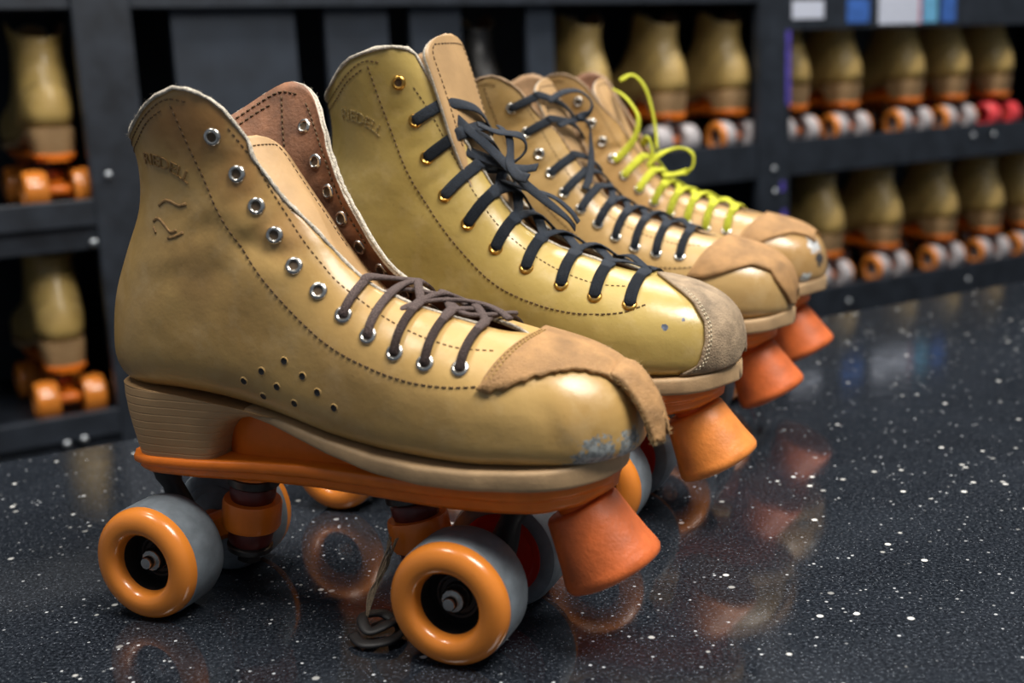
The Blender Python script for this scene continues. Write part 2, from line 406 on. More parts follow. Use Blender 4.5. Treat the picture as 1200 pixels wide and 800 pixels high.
def make_upper(L, parent, mats, Nv=92, Nk=72, thick=.0022, bottom=True):
    q0 = 5.7
    vj = np.concatenate([np.linspace(0, 1, 9)[:-1]**1.5, np.linspace(1, 14, int(Nv*.62))[:-1], np.linspace(14, NST-1, int(Nv*.38))])
    va = 14.0
    k = np.arange(Nk+1)/Nk
    def phi(v, kk):
        e = L.edge(v); e = np.where(np.asarray(v) <= L.gv[0], 0, e); return e+(2*pi-2*e)*kk
    # top line
    lo = np.full(Nk+1, va+.5); hi = np.full(Nk+1, NST-1.01)
    for it in range(40):
        mid = (lo+hi)/2; P = L.S(mid, phi(mid, k)); x = P[:, 0]/L.sx; z = np.where(P[:, 2] > 150, 150+(P[:, 2]-150)/L.sz, P[:, 2])
        above = z > np.interp(x, *L.top); hi = np.where(above, mid, hi); lo = np.where(above, lo, mid)
    vtop = (lo+hi)/2
    V = []
    for v in vj:
        vv = np.full(Nk+1, v) if v < va else va+(v-va)*(vtop-va)/(NST-1-va)
        V.append(L.S(vv, phi(vv, k)))
    V = np.array(V); F = grid_faces(len(vj), Nk+1)
    flat = V.reshape(-1, 3)*MMV
    # orientation by the shaft rows
    r = len(vj)-3; j = Nk//4
    a, b, c = V[r, j], V[r, j+1], V[r+1, j]; nrm = np.cross(b-a, c-a)
    if nrm[1]*a[1] < 0: F = [tuple(reversed(f)) for f in F]
    o = mesh_obj('upper', flat, F, mats, parent)
    if thick:
        md = o.modifiers.new('thickness', 'SOLIDIFY'); md.thickness = thick; md.offset = -1
        md.material_offset = 1; md.material_offset_rim = 2; md.use_even_offset = False
    # rim polyline: near edge from the vamp up, over the top, down the far edge
    i0 = int(np.searchsorted(vj, L.gv[0]+.35))
    rim = [V[i, 0] for i in range(i0, len(vj))]+[V[-1, j] for j in range(1, Nk)]+[V[i, Nk] for i in range(len(vj)-1, i0-1, -1)]
    return o, np.array(rim)*MMV, len(vj)-i0

def dash_line(L, mb, pts, side, off=.12, dash=2.2, gapl=1.3, r=.38):
    C = catmull(np.array(pts, float), 8); P = []; Nn = []
    vp = [L.find(x, z, side) for x, z in C[::2]]
    P = np.array([L.S(v, p, off) for v, p in vp]); Nn = np.array([L.N(v, p) for v, p in vp])
    d = np.concatenate([[0], np.cumsum(np.linalg.norm(np.diff(P, axis=0), axis=1))]); s = 0
    while s+dash < d[-1]:
        a = np.array([np.interp(s, d, P[:, k]) for k in range(3)]); b = np.array([np.interp(s+dash, d, P[:, k]) for k in range(3)])
        nn = unit([np.interp(s, d, Nn[:, k]) for k in range(3)]); T = unit(b-a); R = np.stack([T, np.cross(nn, T), nn], 1)
        mb.box((a+b)/2*MMV, np.array((np.linalg.norm(b-a)/2, r*.9, r))*MMV, 0, R)
        s += dash+gapl

WCACHE = {}
def wheel_meshes(core, inner, tread_m='tread'):
    key = (core, inner, tread_m)
    if key not in WCACHE:
        w, R = .035, .031
        tread = lathe_mesh('tread', [(.0170, .030), (.0215, .0345), (.0265, w), (.0295, .0335), (R, .0295), (R+.0002, .020), (R, .0095), (.0300, .0085), (.0285, .012), (.0285, .026)], [M[tread_m]], 48)
        coreme = lathe_mesh('wheel_core', [(.0290, .0100), (.0305, .0090), (.0306, .0065), (.0298, .0036), (.0278, .0014), (.0250, .0003), (.0215, .0000), (.0188, .0006), (.0172, .0022), (.0163, .0048), (.0158, .0078)], [M[core]], 48, None, False)
        innerme = lathe_mesh('inner_core', [(.0225, .0343), (.0220, .0349), (.0185, .0346), (.0160, .0330), (.0150, .0300), (.0120, .0290)], [M[inner]], 40)
        bear = lathe_mesh('bearing', [(.0158, .0077), (.0153, .0185), (.0122, .0175), (.0112, .0160), (.0100, .0160), (.0092, .0172), (.0072, .0172), (.0064, .0155), (.0036, .0155), (.0036, .0300), (.0150, .0300)], [M['dark_steel'], M['black']], 28, [1, 1, 1, 1, 1, 1, 0, 0, 0, 0], False)  # bearing plus hub's inner wall, the wall painted black for the shade inside
        nut = lathe_mesh('axle_nut', [(.0036, .0158), (.0064, .0158), (.0064, .0108), (.0056, .0098), (.0036, .0096), (.0036, .0064), (.0030, .0054), (.0, .0052)], [M['steel']], 12)
        WCACHE[key] = (tread, coreme, innerme, bear, nut)
    return WCACHE[key]
def add_wheel(parent, x, side, ytrack, core='core', inner='core_red', full=True, z=.0312, tread_m='tread'):
    ms = wheel_meshes(core, inner, tread_m)
    mt = axis_matrix((x, side*ytrack, z), (0, -side, 0), (0, 0, 1))
    w = inst('wheel', ms[0], parent, mt)
    inst('wheel_core', ms[1], w)
    if full:
        inst('inner_core', ms[2], w); inst('bearing', ms[3], w); inst('axle_nut', ms[4], w)
    return w

def plan_w(L, x):
    """half width of the sole at x (stretched mm)"""
    bx = L.A[::-1, 0]; w = L.A[::-1, 4]
    keep = np.arange(NST)[::-1] <= 13
    xs = bx[keep]; ws = w[keep]
    if x < 10*L.sx:
        t = np.clip((10*L.sx-x)/(44.5*L.sx), 0, 1); return 37.5*(1-t**2.4)**(1/2.2)
    return float(np.interp(x, xs, ws))
def sole_z(L, x):
    bx = L.A[:15, 0][::-1]; bz = L.A[:15, 1][::-1].copy(); bz = np.minimum(bz, np.where(bx > 200, 100.5, 999))
    return float(np.interp(x, bx, bz))
def loft_sections(secs):
    """list of closed loops with the same count, capped"""
    n = len(secs[0]); V = [p for s in secs for p in s]; F = grid_faces(len(secs), n, True)
    F.append(tuple(reversed(range(n)))); F.append(tuple((len(secs)-1)*n+k for k in range(n)))
    return V, outward(V, F)
def rrect(hw, zb, zt, x, r=2.0, n=3):
    r = min(r, hw*.8, (zt-zb)*.45); out = []
    for cy, cz, a0 in ((hw-r, zt-r, 0), (-(hw-r), zt-r, pi/2), (-(hw-r), zb+r, pi), (hw-r, zb+r, 3*pi/2)):
        for k in range(n+1):
            a = a0+pi/2*k/n; out.append((x*MMV, (cy+r*cos(a))*MMV, (cz+r*sin(a))*MMV))
    return out
def make_sole(L, parent, tip=254.5):
    o_tip = tip-225
    xs = np.concatenate([np.linspace(60, 225, 42)*L.sx, (225+o_tip*np.sin(np.linspace(0.06, pi/2, 18)))*L.sx]); secs = []
    for x in xs:
        u = x/L.sx
        wf = plan_w(L, x)+np.interp(u, [70, 120, 165], [-8, -4, .8])
        w = wf if u < 200 else min(wf, 46*sqrt(max(1-((u-200)/(tip+.3-200))**2.4, 0.0004)))
        zt = sole_z(L, x)+2.2; th = np.interp(u, [-40, 60, 130, 200, 262], [4, 4, 9, 10, 10.5])
        secs.append(rrect(max(w, .5), zt-th, zt, x, 2.2))
    V, F = loft_sections(secs); return mesh_obj('sole', V, F, 'sole', parent)
def make_heel(L, parent):
    secs = []; ns = 12
    for i in range(ns+1):
        t = i/ns; loop = []
        zb = 83.0
        back = -29.5+8.5*t; front = np.interp(t, [0, .15, .35, .6, 1], [84, 62, 47, 39, 34]); hw = 33.6-6*t
        for k in range(48):
            a = 2*pi*k/48; c, s = cos(a), sin(a)
            n = 2.5 if c < 0 else 7.0
            cx = (back+front)/2-6
            x = cx+(math.copysign(abs(c)**(2/n), c))*((front-cx) if c > 0 else (cx-back)); y = math.copysign(abs(s)**(2/n), s)*hw
            zt = sole_z(L, x*L.sx)+2.0
            loop.append((x*L.sx*MMV, y*MMV, (zt+(zb-zt)*t)*MMV))
        secs.append(loop)
    V, F = loft_sections(secs); o = mesh_obj('heel', V, F, 'heel', parent); return sharp(o, 50)
t = NT('heel_stacked'); wv = t.n('ShaderNodeTexWave', bands_direction='Z'); wv.inputs['Scale'].default_value = 72; wv.inputs['Distortion'].default_value = .6
t.link(t.coord(), wv.inputs['Vector'])
t.base(t.mix(t.ramp(t.noise(30), [(.3, 0.), (.7, 1.)]), (.36, .215, .095), (.44, .275, .13))); t.set(Roughness=.55)
t.bump(t.ramp(wv.outputs['Fac'], [(.0, 0.), (.12, 1.)]), .5, .0006); M['heel'] = t.m

def make_plate(L, parent, detail=True):
    def half(x): return float(np.interp(x, [-21, -18, -8, 20, 60, 95, 130, 165, 200, 222, 236, 244, 247], [19, 25, 29.5, 30, 26, 27, 32, 37, 38, 35, 27, 18, 10]))
    def zt(x): return min(float(np.interp(x, [-30, 40, 120, 180, 215, 250], [84.5, 85, 87, 88.5, 89, 90.5])), 200)
    def zb(x): return float(np.interp(x, [-30, -18, 60, 180, 215, 235, 250], [73.5, 73.5, 73, 73, 74, 77, 83]))
    secs = []
    for x in np.concatenate([np.linspace(-22, -14, 5), np.linspace(-9, 234, 40), np.linspace(237, 247, 6)]):
        h, a, b = half(x), zt(x), zb(x); hl = h-4.5; zm = b+(a-b)*.52; r = 1.2
        loop = [(h-r, a), (h, a-r), (h, zm+r), (h-r, zm), (hl+.6, zm-.8), (hl, zm-2), (hl, b+2.5), (hl-2.5, b)]
        loop = loop+[(-y, z) for y, z in reversed(loop)]
        secs.append([(x*MMV, y*MMV, z*MMV) for y, z in loop])
    V, F = loft_sections(secs); o = mesh_obj('base_plate', V, F, 'orange', parent); sharp(o, 50)
    # arch riser and truck bosses
    secs = [rrect(w, 84, max(sole_z(L, x)-5.5, 86.5), x, 2) for x, w in ((36, 11), (44, 14), (60, 15), (80, 16), (100, 18), (118, 20), (126, 19))]
    V, F = loft_sections(secs); mesh_obj('arch_riser', V, F, 'orange', o)
    return o

def make_truck(parent, xa, inward, ytrack, detail=True):
    """xa axle x (mm); inward +1 when the kingpin lies toward +x"""
    z = 31.2; k0 = np.array((xa+inward*42, 0, 77.)); k1 = np.array((xa+inward*33, 0, 24.)); ax = unit(k1-k0)
    mb = MB()
    def cyl(prof, p, d, seg=28):
        V, F, _ = lathe(prof, seg); mt = axis_matrix(p*MMV, d); return [tuple(mt @ Vector((a*MMV, b*MMV, c*MMV))) for a, b, c in V], F
    # hanger: yoke ring round the kingpin, arm and axle housing
    V, F = cyl([(11.5, 22), (15.5, 22), (16.2, 24), (16.2, 36), (15.2, 38), (11.5, 38)], k0, ax); mb.add(V, F)
    c = np.array((xa, 0, z))
    V, F = cyl([(8, -ytrack+36), (9, -ytrack+38), (9, ytrack-38), (8, ytrack-36)], c, (0, 1, 0)); mb.add(V, F)
    yk = k0+ax*31; secs = []
    for t_ in np.linspace(0, 1, 6):
        p = c*(1-t_)+yk*t_; secs.append([((p[0]+0)*MMV, yy*MMV, (p[2]+zz)*MMV) for yy, zz in ((10, 5), (6, 8), (-6, 8), (-10, 5), (-10, -5), (-6, -8), (6, -8), (10, -5))])
    V, F = loft_sections(secs); mb.add(V, F)
    tr = mb.build('truck', 'orange', parent); sharp(tr, 45)
    def part(name, prof, mat, p=k0, d=ax, seg=28):
        V, F = cyl(prof, p, d, seg); o = mesh_obj(name, V, outward(V, F), mat, tr); return sharp(o, 40)
    part('boss', [(17, -3), (16, 3), (14.5, 7), (0, 7)], 'orange')
    part('retainer_cup', [(13.4, 7), (14.4, 8), (14.4, 12), (13, 13.2), (0, 13.2)], 'dark_steel')
    part('cushion', [(11, 13), (12.6, 15), (12.6, 19), (11.4, 23), (0, 23)], 'cushion')
    if detail:
        part('cushion', [(11.4, 37), (12.8, 40), (12.2, 46), (10.5, 49), (0, 49)], 'cushion')
        part('retainer_cup', [(11, 48), (12.6, 49), (12.6, 51.5), (11, 52.5), (0, 52.5)], 'dark_steel')
        part('kingpin_nut', [(7, 52), (7, 58), (4, 60), (0, 60)], 'dark_steel', seg=6)
        pv0 = np.array((xa-inward*8, 0, 40.)); pv1 = np.array((xa-inward*20, 0, 74.))
        part('pivot_pin', [(8, 0), (7, 10), (5.5, 20), (7.5, 26), (7.5, 34), (0, 36)], 'black', pv0, unit(pv1-pv0))
        part('axle', [(3.4, -ytrack+8), (3.4, ytrack-8)], 'steel', c, (0, 1, 0), 12)
    return tr

def make_toe_stop(parent, mat):
    p0 = np.array((227, 0, 73.)); d = unit((14, 0, -27))
    V, F, MI = lathe([(0, 3), (17.5, 3), (18.8, 4.5), (20.5, 14), (23.2, 27), (25.2, 34.5), (25.6, 37), (24.6, 39.5), (21, 41), (12, 41.6), (0, 41.8)], 48)
    mt = axis_matrix(p0*MMV, d)
    o = mesh_obj('toe_stop', [tuple(mt @ Vector((a*MMV, b*MMV, c*MMV))) for a, b, c in V], outward(V, F), mat, parent); sharp(o, 50)
    V, F, _ = lathe([(16, -16), (16, -2), (11, 0), (11, 5), (0, 5)], 32)
    o2 = mesh_obj('stop_housing', [tuple(mt @ Vector((a*MMV, b*MMV, c*MMV))) for a, b, c in V], outward(V, F), 'orange', o); sharp(o2, 40)
    return o

EYE = {}
def eyelet_mesh(mat):
    if mat not in EYE:
        EYE[mat] = lathe_mesh('eyelet', [(0, .25*MMV), (2.2*MMV, .25*MMV), (2.35*MMV, .9*MMV), (2.9*MMV, 1.25*MMV), (3.7*MMV, 1.1*MMV), (4.3*MMV, .55*MMV), (4.5*MMV, -.4*MMV)],
                              [M['eyelet_hole_shade'], M[mat]], 24, [0, 1, 1, 1, 1, 1])
    return EYE[mat]
M['eyelet_hole_shade'] = plain('eyelet_hole_shade', (.10, .065, .035), .5, var=.3)  # disc colour standing in for the dark inside the eyelet

def make_tongue(L, parent, spine, hw=24, top_round=True, mat='tongue', curl=5.0, thick=.0025):
    C = catmull([L.xz(*p) for p in spine], 16); n = len(C); d = np.concatenate([[0], np.cumsum(np.linalg.norm(np.diff(C, axis=0), axis=1))]); tot = d[-1]
    V = []; nc = 15
    for i in range(n):
        rem = tot-d[i]; w = hw*np.interp(d[i]/tot, [0, .3, .7, 1], [.62, .72, .95, 1.0])
        if top_round and rem < 16: w *= sqrt(max(1-((16-rem)/16.0)**2.6, .0)) if rem > .01 else .12
        T = C[min(i+1, n-1)]-C[max(i-1, 0)]; T = T/np.linalg.norm(T); nn = np.array((T[1], -T[0]))
        if nn[0] < 0: nn = -nn
        for k in range(nc):
            u = -1+2*k/(nc-1); y = u*w; o = -curl*(y/hw)**2
            V.append(((C[i][0]+nn[0]*o)*MMV, y*MMV, (C[i][1]+nn[1]*o)*MMV))
    F = grid_faces(n, nc)
    o = mesh_obj('tongue', V, F, [M[mat], M[mat], M['fray']], parent)
    md = o.modifiers.new('thickness', 'SOLIDIFY'); md.thickness = thick; md.offset = 0; md.material_offset_rim = 2
    # stitched line round the tongue's top
    mb = MB(); pts = []
    ii = [i for i in range(n) if tot-d[i] < 70 and tot-d[i] > 5]
    for i in ii: pts.append((i, -.80))
    for u in np.linspace(-.8, .8, 9): pts.append((ii[-1], u))
    for i in reversed(ii): pts.append((i, .80))
    P = []
    for i, u in pts:
        row = np.array(V[i*nc:(i+1)*nc]); f = (u+1)/2*(nc-1); a = int(f); P.append(row[a]+(row[min(a+1, nc-1)]-row[a])*(f-a))
    P = np.array(P); dd = np.concatenate([[0], np.cumsum(np.linalg.norm(np.diff(P, axis=0), axis=1))]); s = 0
    T = C[-1]-C[-16]; nn2 = unit((abs(T[1]), 0, abs(T[0])*.4))
    while s+.0022 < dd[-1]:
        a = np.array([np.interp(s, dd, P[:, k]) for k in range(3)]); b = np.array([np.interp(s+.0022, dd, P[:, k]) for k in range(3)])
        Tt = unit(b-a); R = np.stack([Tt, np.cross(nn2, Tt), nn2], 1)
        for sg in (1, -1): mb.box((a+b)/2+nn2*sg*(thick/2+.0001), (np.linalg.norm(b-a)/2, .00035, .00035), 0, R)
        s += .0036
    mb.build('tongue_stitching', 'thread', o)
    return o

def eyelets(L, parent, pts, mat, both=True):
    """list of (near pos, normal), (far pos, normal), v"""
    out = []
    for x, z in pts:
        row = []
        for side in (-1, 1):
            v, p = L.find(x, z, side); P = L.S(v, p); Nn = L.N(v, p); row.append((P, Nn, v, p))
            inst('eyelet', eyelet_mesh(mat), parent, axis_matrix(P*MMV, Nn))
            if side == 1:      # the back of the eyelet shows inside the far flap
                inst('eyelet', eyelet_mesh(mat), parent, axis_matrix((P-Nn*2.2)*MMV, -Nn))
        out.append(row)
    return out

def lace_cross(L, rows, i, j, near_first=True, w=6.5, h=1.7, lift=0.0, nspan=6):
    """a strand from near eyelet i to far eyelet j over the opening"""
    A, Nn, va, pa = rows[i][0]; B, Nf, vb, pb = rows[j][1]
    ea = L.S(va, -L.edge(va)); na = L.N(va, -L.edge(va)-.05); eb = L.S(vb, L.edge(vb)); nb = L.N(vb, L.edge(vb)+.05)
    q = sample_st(L.A, np.array((va+vb)/2)); up = unit((q[2]-q[0], 0, q[3]-q[1]))
    mid = (ea+eb)/2+up*(2.5+lift)
    def climb(v, p, E, Nn, A):
        pe = math.copysign(float(L.edge(v)), p); vn = v; pts = []; nn = []
        for t_ in (.22, .5, .8):
            ph = p+(pe-p)*t_; pts.append(L.S(vn, ph, h*.75+.3)); nn.append(L.N(vn, ph))
        k = unit(pts[0]-A)
        return [A-Nn*2.2-k*.6, A+Nn*.9]+pts+[L.S(vn, pe*.98, h*.75+.8)], [unit(Nn-k*.9), unit(Nn-k*.4)]+nn+[L.N(vn, pe)]
    Pa, Na = climb(va, pa, ea, Nn, A); Pb, Nb = climb(vb, pb, eb, Nf, B)
    P = Pa+[mid]+Pb[::-1]; N = Na+[up]+Nb[::-1]
    return sweep(np.array(P)*MMV, np.array(N), w*MMV, h*MMV, nspan)
def strand(parent, P, N, w, h, mat, name='lace_end', nspan=7):
    V, F = sweep(np.array(P, float)*MMV, np.array(N, float), w*MMV, h*MMV, nspan); return mesh_obj(name, V, outward(V, F), mat, parent)

def frayed_rim(rim, parent, i0, i1, r=.0012, wob=.5, mat='fray', name='frayed_edge', hairs=0):
    P = rim[i0:i1][::2]; V = []; ring = 7; n = len(P)
    for i in range(n):
        T = unit(P[min(i+1, n-1)]-P[max(i-1, 0)]); a = unit(np.cross(T, (.3, 1, .2))); b = np.cross(T, a)
        for k in range(ring):
            an = 2*pi*k/ring; rr = r*(1+wob*RNG.uniform(-1, 1)); V.append(P[i]+a*cos(an)*rr+b*sin(an)*rr)
    F = grid_faces(n, ring, True); F += [tuple(reversed(range(ring))), tuple((n-1)*ring+k for k in range(ring))]
    mb = MB(); mb.add(V, F)
    for k in range(hairs):
        p = P[RNG.randint(n)]; d = unit(RNG.normal(size=3))*RNG.uniform(.001, .0035); s = unit(np.cross(d, (0, 0, 1)))*.00008
        t_ = unit(np.cross(d, s))*.00008
        mb.add([p+s, p-s*.5+t_, p-s*.5-t_, p+d], [(0, 1, 3), (1, 2, 3), (2, 0, 3)])
    o = mb.build(name, mat, parent); return o

def cap_strip(L, parent, vm, ve, pe, mat, off=1.6, ns=44, nt=25, thick=.0018, name='toe_guard', ragged=0.0):
    """toe guard that follows the ridge: ridge station vm(s), edge station ve(s), half angle pe(s)"""
    V = []
    for i in range(ns):
        s = i/(ns-1); a = np.interp(s, vm[0], vm[1]); b = np.interp(s, ve[0], ve[1]); e = np.interp(s, pe[0], pe[1])
        for k in range(nt):
            t_ = -1+2*k/(nt-1); v = a+(b-a)*abs(t_)**1.4; ph = t_*e*(1+ragged*RNG.uniform(-1, 1)*(abs(t_) > .9))
            V.append(L.S(v, ph, off)*MMV)
    F = grid_faces(ns, nt)
    Va = np.array(V); c = np.array((.20, 0, .12))
    F = outward(V, F, c)
    o = mesh_obj(name, V, F, mat, parent); md = o.modifiers.new('thickness', 'SOLIDIFY'); md.thickness = thick; md.offset = 0
    return o, Va.reshape(ns, nt, 3)
def edge_stitch(P, Nrm, parent, mat, dash=.0016, gap=.0010, r=.0003, name='guard_stitching'):
    mb = MB(); d = np.concatenate([[0], np.cumsum(np.linalg.norm(np.diff(P, axis=0), axis=1))]); s = 0
    while s+dash < d[-1]:
        a = np.array([np.interp(s, d, P[:, k]) for k in range(3)]); b = np.array([np.interp(s+dash, d, P[:, k]) for k in range(3)])
        nn = unit([np.interp(s, d, Nrm[:, k]) for k in range(3)]); T = unit(b-a); R = np.stack([T, np.cross(nn, T), nn], 1)
        mb.box((a+b)/2, (np.linalg.norm(b-a)/2, r*1.1, r), 0, R); s += dash+gap
    return mb.build(name, mat, parent)

def stamp(L, parent, text, x, z, size, ang, arc, mat='stamp', name='stamped_lettering'):
    cu = bpy.data.curves.new('stamp_text', 'FONT'); cu.body = text; cu.size = 1; cu.align_x = 'CENTER'; cu.extrude = .0
    to = bpy.data.objects.new('stamp_text', cu); COL.objects.link(to); dg = bpy.context.evaluated_depsgraph_get(); dg.update()
    me = bpy.data.meshes.new_from_object(to.evaluated_get(dg)); bpy.data.objects.remove(to)
    V = []
    for v in me.vertices:
        tx, ty = v.co.x*size, v.co.y*size
        th = tx*arc; px = sin(th)/arc+ty*sin(th); pz = -(1-cos(th))/arc+ty*cos(th)
        gx = x+px*cos(ang)-pz*sin(ang); gz = z+px*sin(ang)+pz*cos(ang)
        P, Nn = L.at(gx, gz, -1, .35); V.append(P*MMV)
    F = [tuple(p.vertices) for p in me.polygons]
    o = mesh_obj(name, V, F, mat, parent, smooth=False); md = o.modifiers.new('relief', 'SOLIDIFY'); md.thickness = .0005; md.offset = 0
    return o
M['stamp'] = plain('stamped_leather', (.30, .17, .06), .5, var=.5, nscale=500)
M['stamp_gold'] = plain('stamped_gold_foil', (.62, .47, .20), .35, .4, var=.7, nscale=900)

# stations of the photographed boots (mm in boot space)
EYE11 = [(61, 252), (71, 234), (80, 218.5), (88.5, 204.5), (98.5, 190), (111, 178), (124, 167), (138, 158), (153, 151), (169, 147), (186, 145)]
STITCH = [(42, 268), (50, 240), (62, 212), (80, 187), (98, 168), (119, 152), (146, 142), (172, 137.5), (198, 138), (212, 142)]
YT = .052

def build_skate(name, loc, rz, o):
    root = empty(name, loc, rz); L = Last(o.get('sx', 1), o.get('sz', 1), o['gap'], o.get('far', (0, 0)), o.get('top'), o.get('dents', ()))
    up, rim, nedge = make_upper(L, root, [M[o['leather']], M[o.get('lining', 'lining')], M[o.get('rim', 'fray')]])
    n = len(rim)
    frayed_rim(rim, up, 4, n-4, r=o.get('rim_r', .0011), mat=o.get('rim', 'fray'), hairs=o.get('hairs', 0))
    make_sole(L, root, o.get('tip', 260.5)); make_heel(L, root)
    pl = make_plate(L, root)
    make_truck(root, 0, 1, YT*1000); make_truck(root, 177, -1, YT*1000)
    for xx in (0, .177):
        for s in (-1, 1): add_wheel(root, xx, s, YT, 'core', 'tread' if xx == 0 else 'core_red')
    make_toe_stop(root, o.get('stop', 'stop'))
    make_tongue(L, root, o['tongue'], **o.get('tongue_kw', {}))
    mb = MB()
    for side in (-1, 1):
        dash_line(L, mb, STITCH, side)
        # double row under the top line and a row along the eyestay edge
        dash_line(L, mb, [(-12, 245), (0, 248.5), (13, 255), (28, 265), (40, 270.5), (52, 269)], side, dash=2, gapl=1.2, r=.3)
        dash_line(L, mb, [(-12, 241.5), (0, 245), (13, 251), (26, 260.5), (38, 266.5)], side, dash=2, gapl=1.2, r=.3)
        dash_line(L, mb, [(69, 256), (79, 240), (88, 223), (97, 208), (108, 193), (120, 180), (136, 169), (156, 160), (180, 153), (198, 151)], side, dash=1.8, gapl=1.4, r=.26)
    if any(L.far):
        for off in (-2.6,):
            dash_line(L, mb, STITCH[:5], 1, off=off); dash_line(L, mb, [(0, 248.5), (13, 255), (28, 265), (40, 270.5), (52, 269)], 1, off=off); dash_line(L, mb, [(0, 244), (13, 250), (28, 260), (38, 265)], 1, off=off)
            dash_line(L, mb, [(60, 264), (67, 255), (77, 239), (86, 222), (95, 207), (106, 192)], 1, off=off)
    mb.build('stitching', 'thread', up)['kind'] = 'stuff'
    rows = eyelets(L, up, o.get('eyes', EYE11), o.get('eyelet', 'nickel'))
    lw, lh = o.get('lace_w', 6.0), o.get('lace_h', 1.7)
    for (i, j, lift) in o.get('cross', []):
        V, F = lace_cross(L, rows, i, j, w=lw, h=lh, lift=lift); mesh_obj('lace', V, outward(V, F), o['lace'], root)
    return root, L, up, rows, rim

AX = radians(-22.67); O1 = Vector((-.18189+.0008, .63529+.0019, 0))
axv = Vector((cos(AX), sin(AX), 0)); nv = Vector((-sin(AX), cos(AX), 0))
def skate_loc(dx, dl): p = O1+axv*dx+nv*dl; return (p.x, p.y, 0)

# ------------------------------------------------------------------ room shell
SH_ANG = radians(30); sh_p = Vector((-.61869, 1.74247, 0)); st = Vector((cos(SH_ANG), sin(SH_ANG), 0)); sn = Vector((-st.y, st.x, 0))
SHELF_M = Matrix(((st.x, sn.x, 0, sh_p.x), (st.y, sn.y, 0, sh_p.y), (0, 0, 1, 0), (0, 0, 0, 1)))   # x along the shelf, y into it
FLOOR_Z = -1.05
fl = mesh_obj('floor', [(-4, -2, FLOOR_Z), (6, -2, FLOOR_Z), (6, 7, FLOOR_Z), (-4, 7, FLOOR_Z), (-4, -2, FLOOR_Z-.05), (6, -2, FLOOR_Z-.05), (6, 7, FLOOR_Z-.05), (-4, 7, FLOOR_Z-.05)],
              [(0, 1, 2, 3), (7, 6, 5, 4), (0, 4, 5, 1), (1, 5, 6, 2), (2, 6, 7, 3), (3, 7, 4, 0)], 'floor', smooth=False); tag(fl, kind='structure')
wb = bevel_box('wall_back', (-1.6, .47, FLOOR_Z), (4.6, .55, 1.9), 'wall'); wb.matrix_world = SHELF_M; tag(wb, kind='structure')

# counter: polished slab whose far edge runs along the shelf
ct = empty('counter', (0, .5, FLOOR_Z)); tag(ct, 'black speckled polished granite counter under the four large skates', 'counter')
inv = Matrix.Translation((0, -.5, -FLOOR_Z))
ea = Vector((-.40, .895)); ed = Vector((cos(radians(28.8)), sin(radians(28.8)))); en = Vector((-ed.y, ed.x))
quad = [ea-ed*1.0, ea+ed*2.6, ea+ed*2.6-en*1.35, ea-ed*1.0-en*1.35]
bm = bmesh.new(); vb = [bm.verts.new((q.x, q.y, -.03)) for q in quad]; vt = [bm.verts.new((q.x, q.y, 0)) for q in quad]
bm.faces.new(vt); bm.faces.new(list(reversed(vb)))
for k in range(4): bm.faces.new((vb[k], vb[(k+1) % 4], vt[(k+1) % 4], vt[k]))
bmesh.ops.recalc_face_normals(bm, faces=bm.faces); bmesh.ops.bevel(bm, geom=[e for e in bm.edges], offset=.004, segments=3, affect='EDGES', profile=.5)
me = bpy.data.meshes.new('granite_slab'); bm.to_mesh(me); bm.free(); me.materials.append(M['granite'])
so = inst('granite_slab', me, ct, inv)
qi = [Vector((q.x, q.y)) for q in (quad[0]+ed*.06-en*.06, quad[1]-ed*.06-en*.06, quad[2]-ed*.06+en*.06, quad[3]+ed*.06+en*.06)]
V = [(q.x, q.y-.5, 0) for q in qi]+[(q.x, q.y-.5, -FLOOR_Z-.03) for q in qi]
mesh_obj('counter_base', V, [(3, 2, 1, 0), (4, 5, 6, 7), (0, 1, 5, 4), (1, 2, 6, 5), (2, 3, 7, 6), (3, 0, 4, 7)], 'base', ct, smooth=False)

# ------------------------------------------------------------------ black shelving (parts in shelf space)
sh = empty('shelving_unit'); sh.matrix_world = SHELF_M @ Matrix.Translation((0, 0, FLOOR_Z)); tag(sh, 'tall black painted cubby shelving holding rental skates behind the counter', 'shelf')
fz = -FLOOR_Z; S0, S1, DEP = -.95, 3.3, .42
bevel_box('back_panel', (S0, DEP, 0), (S1, DEP+.02, fz+1.12), 'shelf_back', sh)
POSTS = [(-.62, -.54), (.02, .103), (1.297, 1.378), (2.57, 2.65)]
for a, b in POSTS:
    bevel_box('upright', (a, -.004, 0), (b, .0158, fz+1.12), 'shelf', sh, .003)
    m_ = (a+b)/2+.012; bevel_box('partition', (m_-.009, .0165, 0), (m_+.009, DEP-.002, fz+1.12), 'shelf', sh, .001)
edges_s = [S0]+[e for p in POSTS for e in p]+[S1]
for i in range(0, len(edges_s), 2):
    a, b = edges_s[i]+.0005, edges_s[i+1]-.0005
    a2 = a if i == 0 else (POSTS[i//2-1][0]+POSTS[i//2-1][1])/2+.0215; b2 = b if i//2 >= len(POSTS) else (POSTS[i//2][0]+POSTS[i//2][1])/2+.0025
    for z in (-.80, -.50, -.185, .130, .470, .79, 1.10):
        bevel_box('shelf_board', (a2, .0165, fz+z-.036), (b2, DEP-.003, fz+z-.018), 'shelf', sh, .0015)
        lo = -.072 if z != .470 else (-.072 if b < 1.3 else -.125)
        bevel_box('shelf_fascia', (a, .0, fz+z+lo), (b, .016, fz+z), 'shelf', sh, .002)
    if b < .1 and b > -.1:
        for z in (.130, -.185): bevel_box('shelf_rail', (a, -.010, fz+z-.037), (b, -.0005, fz+z+.002), 'shelf', sh, .002)
bolt_me = lathe_mesh('bolt', [(0, .0035), (.003, .0033), (.0052, .002), (.006, 0)], [M['bolt']], 16)
